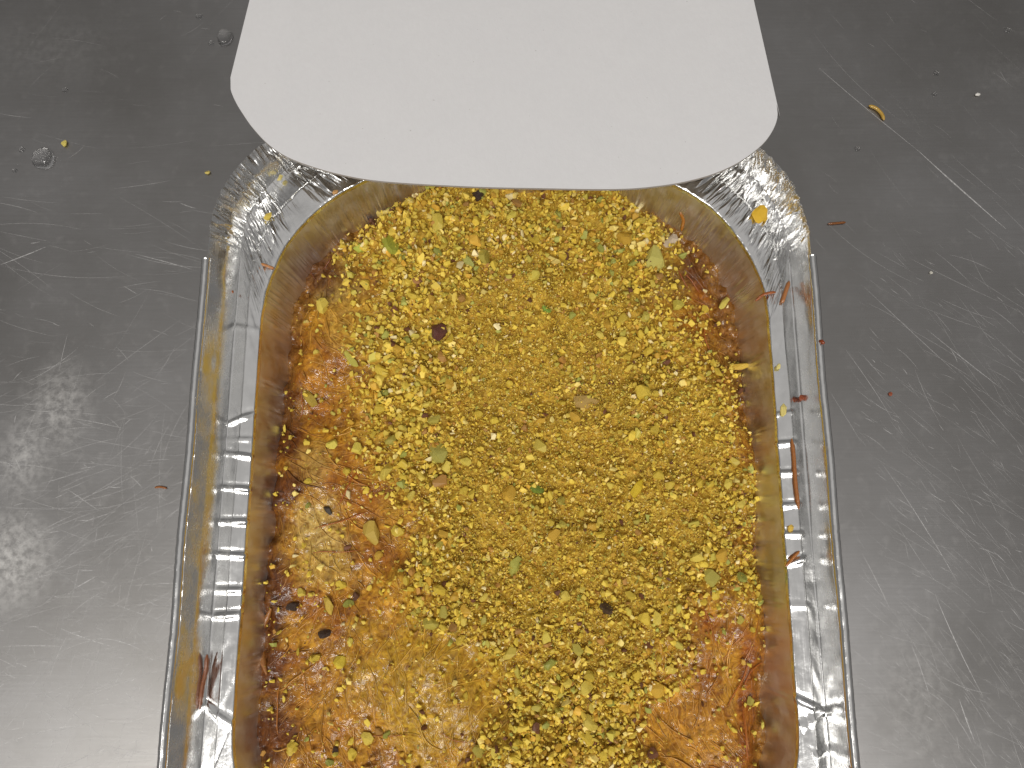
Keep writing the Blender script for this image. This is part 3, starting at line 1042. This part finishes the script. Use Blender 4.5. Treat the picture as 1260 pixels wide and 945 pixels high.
tries, made = 0, 0
rp = random.Random(5)
while made < 266 and tries < 20000:
    tries += 1
    u, v = rp.uniform(345, 935), rp.uniform(244, 940)
    uu, vv = np.array([u]), np.array([v])
    th, pw = float(thick_at(uu, vv)[0]), float(powder_at(uu, vv)[0])
    w = th * (1.0 - .72 * pw) + .20 * (1 - th) * (1 if u < 600 else .55)
    if v < 420 and u < 640: w *= 1.5
    if rp.random() > w: continue
    p = pix(u, v, ZP)
    if float(poly_sd(np.array([p.x]), np.array([p.y]), OUTW)[0]) < .0008: continue
    L = min(23, max(8.5, rp.lognormvariate(math.log(12.5), .28)))
    if any(math.hypot(u - a, v - b) < (L * .5 + c) * .8 for a, b, c in taken): continue
    taken.append((u, v, L * .5))
    base, word, _ = rp.choices(CLASSES, [c[2] for c in CLASSES])[0]
    j = rp.uniform(.85, 1.15)
    reg = next(t for f, t in REGION if f(u, v))
    random.seed(made)
    size = 'small ' if L < 11 else 'large ' if L > 16 else ''
    options = [f'{size}{word} pistachio piece {w}' for w in where(u, v)]
    label = next((q for q in options if q not in USED and len(q.split()) < 16), f'{size}{word} chopped pistachio piece {reg}')
    USED[label] = 1
    place_piece('pistachio_piece', u, v, L, tuple(min(1, q * j) for q in base), label, 'nut piece', 'chopped pistachio pieces on the pastry',
                width=L * rp.uniform(.55, .95), lift=.0002 + .0012 * th, flat=.3)
    made += 1


# ------------------------------------------------------------------ card lid
def make_lid():
    tilt = R(14)
    P0 = pix(640, 232, ZR + .0052)
    ex, ey, ez = Vector((1, 0, 0)), Vector((0, math.cos(tilt), -math.sin(tilt))), Vector((0, math.sin(tilt), math.cos(tilt)))
    # outline in the lid's own plane, millimetres, x across and y away from the near edge
    near = [(-80.4, 40.2), (-79.6, 35.5), (-77.6, 31), (-75.0, 26.6), (-71.2, 21), (-66.0, 15.0), (-60, 10.4), (-51.8, 6.7), (-44, 4.2), (-36.4, 2.6), (-27, 1.6), (-17.1, .9), (-6, .3), (6, 0),
            (19.1, -.3), (29, -.25), (36.2, .4), (45, 2.0), (53.7, 4.9), (61, 9.0), (67.5, 14.6), (71.2, 19.6), (73.4, 24.6), (74.0, 29.6), (74.1, 36)]
    far = [(72.0, 160), (70, 172), (64, 182), (54, 189), (40, 193), (0, 195), (-42, 193), (-58, 188), (-70, 178), (-78, 163)]
    far = far
    pts = near + far
    # closed Catmull-Rom through the corners keeps the die-cut edge smooth
    out = []
    n = len(pts)
    s = .985
    for i in range(n):
        p0, p1, p2, p3 = (np.array(pts[(i + k - 1) % n], float) for k in range(4))
        straight = i in (len(near) - 1, n - 1, 0)
        for j in range(1 if straight else 6):
            t = j / 6
            if straight or i == 0: q = p1 + (p2 - p1) * t
            else: q = .5 * ((2 * p1) + (-p0 + p2) * t + (2 * p0 - 5 * p1 + 4 * p2 - p3) * t * t + (-p0 + 3 * p1 - 3 * p2 + p3) * t ** 3)
            out.append(q * s / 1000)
    bm = bmesh.new()
    th = .0006
    top = [bm.verts.new((q[0], q[1], th)) for q in out]
    bot = [bm.verts.new((q[0], q[1], 0)) for q in out]
    bm.faces.new(top[::-1]); bm.faces.new(bot)
    for i in range(len(out)):
        j = (i + 1) % len(out)
        bm.faces.new((bot[j], bot[i], top[i], top[j]))
    bmesh.ops.recalc_face_normals(bm, faces=bm.faces[:])
    for f in bm.faces:
        if f.normal.z < .5: f.material_index = 1      # dark board on cut edge and back, colour also standing in for contact shadow
    me = bpy.data.meshes.new('card_lid')
    bm.to_mesh(me); bm.free()
    me.materials.append(CARD)
    me.materials.append(material('shade_grey_board', (.36, .33, .30), 0, .8))
    o = bpy.data.objects.new('card_lid', me)
    # x of the outline is measured from the picture's middle line
    o.matrix_world = Matrix.Translation(Vector((0, P0.y, P0.z - th))) @ Matrix(((1, 0, 0, 0), (0, ey.y, ez.y, 0), (0, ey.z, ez.z, 0), (0, 0, 0, 1)))
    COL.objects.link(o)
    tag(o, 'plain white cardboard lid with rounded corners leaning on the far end of the tray', 'lid')


make_lid()


# ------------------------------------------------------------------ crumbs, spills and drops around
def strand_thing(name, pts, wpx, colour, label, cat):
    """a loose bent shred lying along the given (u, v, z) points"""
    P = np.array([pix(*p)[:] for p in pts])
    t = np.linspace(0, len(P) - 1, 10)
    q = np.column_stack([np.interp(t, np.arange(len(P)), P[:, k]) for k in range(3)])
    q[1:-1] = (q[:-2] + 2 * q[1:-1] + q[2:]) / 4
    q[:, 2] += wpx * PXM * .5
    V, F = tubes(q[None], [wpx * PXM * .5], 6)
    c = V.mean(0); c[2] = V[:, 2].min()
    o = link(name, np_mesh(name, V - c, F, True, np.tile(np.array(colour) * (.85, .68, .42), (len(V), 1))), SHRED, None, Vector(c))
    tag(o, label, cat)


T0 = 0.0
for name, u, v, L, W, ang, z, c, label, cat in [
    ('nut_crumb', 80, 178, 12, 9, 70, T0, (.66, .55, .12), 'small yellow crumb on the steel right of the big water drop', 'crumb'),
    ('nut_crumb', 256, 213, 9, 7, 0, T0, (.60, .48, .12), 'tiny yellow crumb on the steel just left of the tray corner', 'crumb'),
    ('nut_crumb', 935, 265, 24, 22, 30, ZL + .0006, (.75, .42, .02), 'round orange yellow crumb stuck on the crinkled right corner of the tray', 'crumb'),
    ('nut_crumb', 331, 267, 14, 9, 60, ZL + .0006, (.72, .52, .08), 'small yellow crumb on the crinkled left corner of the tray', 'crumb'),
    ('nut_crumb', 345, 220, 11, 8, 40, ZL + .0006, (.70, .58, .18), 'pale yellow crumb on the left tray corner close to the lid', 'crumb'),
    ('nut_crumb', 247, 447, 17, 8, -70, ZR - .003, (.62, .56, .16), 'pale green yellow fleck stuck to the left tray edge', 'crumb'),
    ('pastry_crumb', 413, 237, 9, 6, 20, ZL + .0006, (.62, .34, .12), 'pinkish tan crumb at the inner lip of the left corner', 'crumb'),
    ('pastry_crumb', 986, 490, 9, 8, 0, ZL, (.25, .05, .015), 'dark red crumb on the groove of the right tray ledge', 'crumb'),
    ('nut_crumb', 963, 505, 18, 8, 80, ZL + .0006, (.66, .55, .16), 'pale crumb smear on the right ledge above the creases', 'crumb'),
    ('nut_crumb', 972, 650, 10, 7, 80, ZL + .0006, (.64, .42, .06), 'golden crumb on the right ledge below the long orange shred', 'crumb'),
    ('pastry_crumb', 1095, 485, 6, 6, 0, T0, (.30, .07, .03), 'tiny red brown speck on the bare steel right of the tray', 'crumb'),
    ('nut_crumb', 1202, 117, 9, 6, 0, T0, (.70, .68, .62), 'tiny whitish crumb on the steel at the upper right', 'crumb'),
    ('nut_crumb', 1145, 336, 6, 5, 0, T0, (.62, .60, .50), 'tiny pale speck on the steel below the long scratch', 'crumb'),
    ('nut_crumb', 957, 452, 9, 6, 60, ZL + .0006, (.70, .6, .2), 'small pale yellow crumb high on the right ledge', 'crumb'),
    ('pastry_crumb', 985, 355, 9, 7, 40, ZL + .001, (.60, .30, .12), 'pinkish crumb beside the upper shred on the right tray ledge', 'crumb'),
]:
    place_piece(name, u, v, L, c, label, cat, ang=ang, width=W, zbase=z, lift=0.00005, flat=.12, height_px=min(W, 8) * .7)

strand_thing('nut_shaving', [(1068, 131, T0), (1077, 134, T0), (1084, 141, T0), (1087, 149, T0)], 6, (.62, .50, .13), 'curved yellow shaving lying on the long scratch at the upper right', 'shaving')
strand_thing('pastry_shred', [(1018, 276, T0), (1030, 275, T0), (1040, 274, T0)], 4, (.28, .12, .03), 'short brown shred on the steel right of the tray corner', 'pastry shred')
strand_thing('pastry_shred', [(191, 600, T0), (198, 599, T0), (206, 601, T0)], 3.5, (.36, .15, .03), 'short brown shred on the steel left of the tray', 'pastry shred')
strand_thing('pastry_shred', [(973, 540, ZL + .0008), (976, 560, ZL + .0006), (977, 585, ZL + .0008), (979, 605, ZL + .0006), (982, 627, ZL + .0008)], 5.5, (.42, .19, .06), 'long orange shred lying along the right tray ledge', 'pastry shred')
strand_thing('pastry_shred', [(961, 374, ZL + .0009), (965, 362, ZL + .0010), (970, 347, ZL + .0012)], 6, (.46, .23, .11), 'upright orange shred at the top of the right ledge', 'pastry shred')
strand_thing('pastry_shred', [(929, 371, ZL + .0002), (938, 363, ZL + .0008), (945, 361, ZL + .0008), (954, 360, ZL + .0008)], 4, (.42, .14, .03), 'red brown shred crossing the inner lip at the upper right', 'pastry shred')
strand_thing('pastry_shred', [(966, 697, ZL + .0008), (975, 686, ZL + .0008), (983, 678, ZL + .0008)], 4, (.52, .24, .07), 'short tan shred across the right ledge below the creases', 'pastry shred')
strand_thing('pastry_shred', [(1002, 423, ZR - .004), (1010, 420, ZR + .0006), (1013, 424, ZR + .0006)], 5, (.32, .07, .015), 'red syrup drip bent over the right rolled edge of the tray', 'syrup drip')
strand_thing('pastry_shred', [(276, 353, ZL + .0008), (283, 358, ZL + .0008), (288, 361, ZL + .0008)], 5, (.45, .16, .03), 'orange shred at the bottom of the left tray corner', 'pastry shred')
strand_thing('pastry_shred', [(322, 325, ZL + .0009), (330, 328, ZL + .0008), (338, 331, ZL + .0006)], 4, (.60, .32, .16), 'pink orange shred on the inner lip of the left corner', 'pastry shred')
strand_thing('pastry_shred', [(256, 805, ZL + .0012), (255, 825, ZL + .0006), (250, 845, ZL + .0010), (247, 872, ZL + .0012)], 6, (.26, .10, .04), 'thick red brown shred stuck along the lower left tray ledge', 'pastry shred')
strand_thing('pastry_shred', [(941, 362, ZL - .001), (940, 385, ZL - .004), (937, 410, ZL - .007), (931, 432, ZL - .009)], 3, (.34, .15, .03), 'thin brown shred hanging down the right foil wall', 'pastry shred')
strand_thing('pastry_shred', [(836, 262, ZL - .006), (841, 272, ZL - .008), (838, 285, ZL - .010)], 5, (.50, .24, .03), 'orange shred hanging on the foil wall under the lid corner', 'pastry shred')


def drop(u, v, rx, ry, label, group=None, h=.45):
    bm = bmesh.new()
    bmesh.ops.create_uvsphere(bm, u_segments=28, v_segments=16, radius=1)
    for w in bm.verts:
        w.co.z = max(w.co.z, 0) ** .8 if w.co.z > 0 else 0
        a = math.atan2(w.co.y, w.co.x)
        k = 1 + .06 * math.sin(3 * a + u) + .04 * math.sin(5 * a)
        w.co.x *= k; w.co.y *= k
    bmesh.ops.remove_doubles(bm, verts=bm.verts[:], dist=.0005)
    me = bpy.data.meshes.new('water_drop')
    bm.to_mesh(me); bm.free()
    for p in me.polygons: p.use_smooth = True
    me.materials.append(WATER)
    o = bpy.data.objects.new('water_drop', me)
    o.location = pix(u, v, .00004)
    o.scale = (rx * 2.5e-4, ry * 2.5e-4, h * min(rx, ry) * 2.5e-4)
    COL.objects.link(o)
    tag(o, label, 'water drop', group)


drop(54, 196, 14.5, 14.5, 'large round water drop on the steel at the upper left', h=.8)
drop(277, 47, 11, 12, 'water drop on the steel close beside the white lid', h=.7)
drop(27, 184, 4, 4, 'small water drop left of the large drop')
drop(18, 210, 3.5, 3, 'tiny water drop below and left of the large drop')
drop(245, 20, 5, 4, 'small water drop above and left of the drop beside the lid')
drop(260, 53, 4, 4, 'small water drop touching the drop beside the lid')
drop(80, 111, 4, 4, 'single small water drop above the large drop')
drop(1152, 90, 4, 4, 'small water drop on the steel at the upper right edge')
drop(1240, 37, 5, 4, 'small water drop in the far upper right corner')
drop(1150, 116, 4, 3, 'small water drop above and right of the curved shaving')
drop(1055, 183, 4, 3.5, 'small water drop below the start of the long scratch')
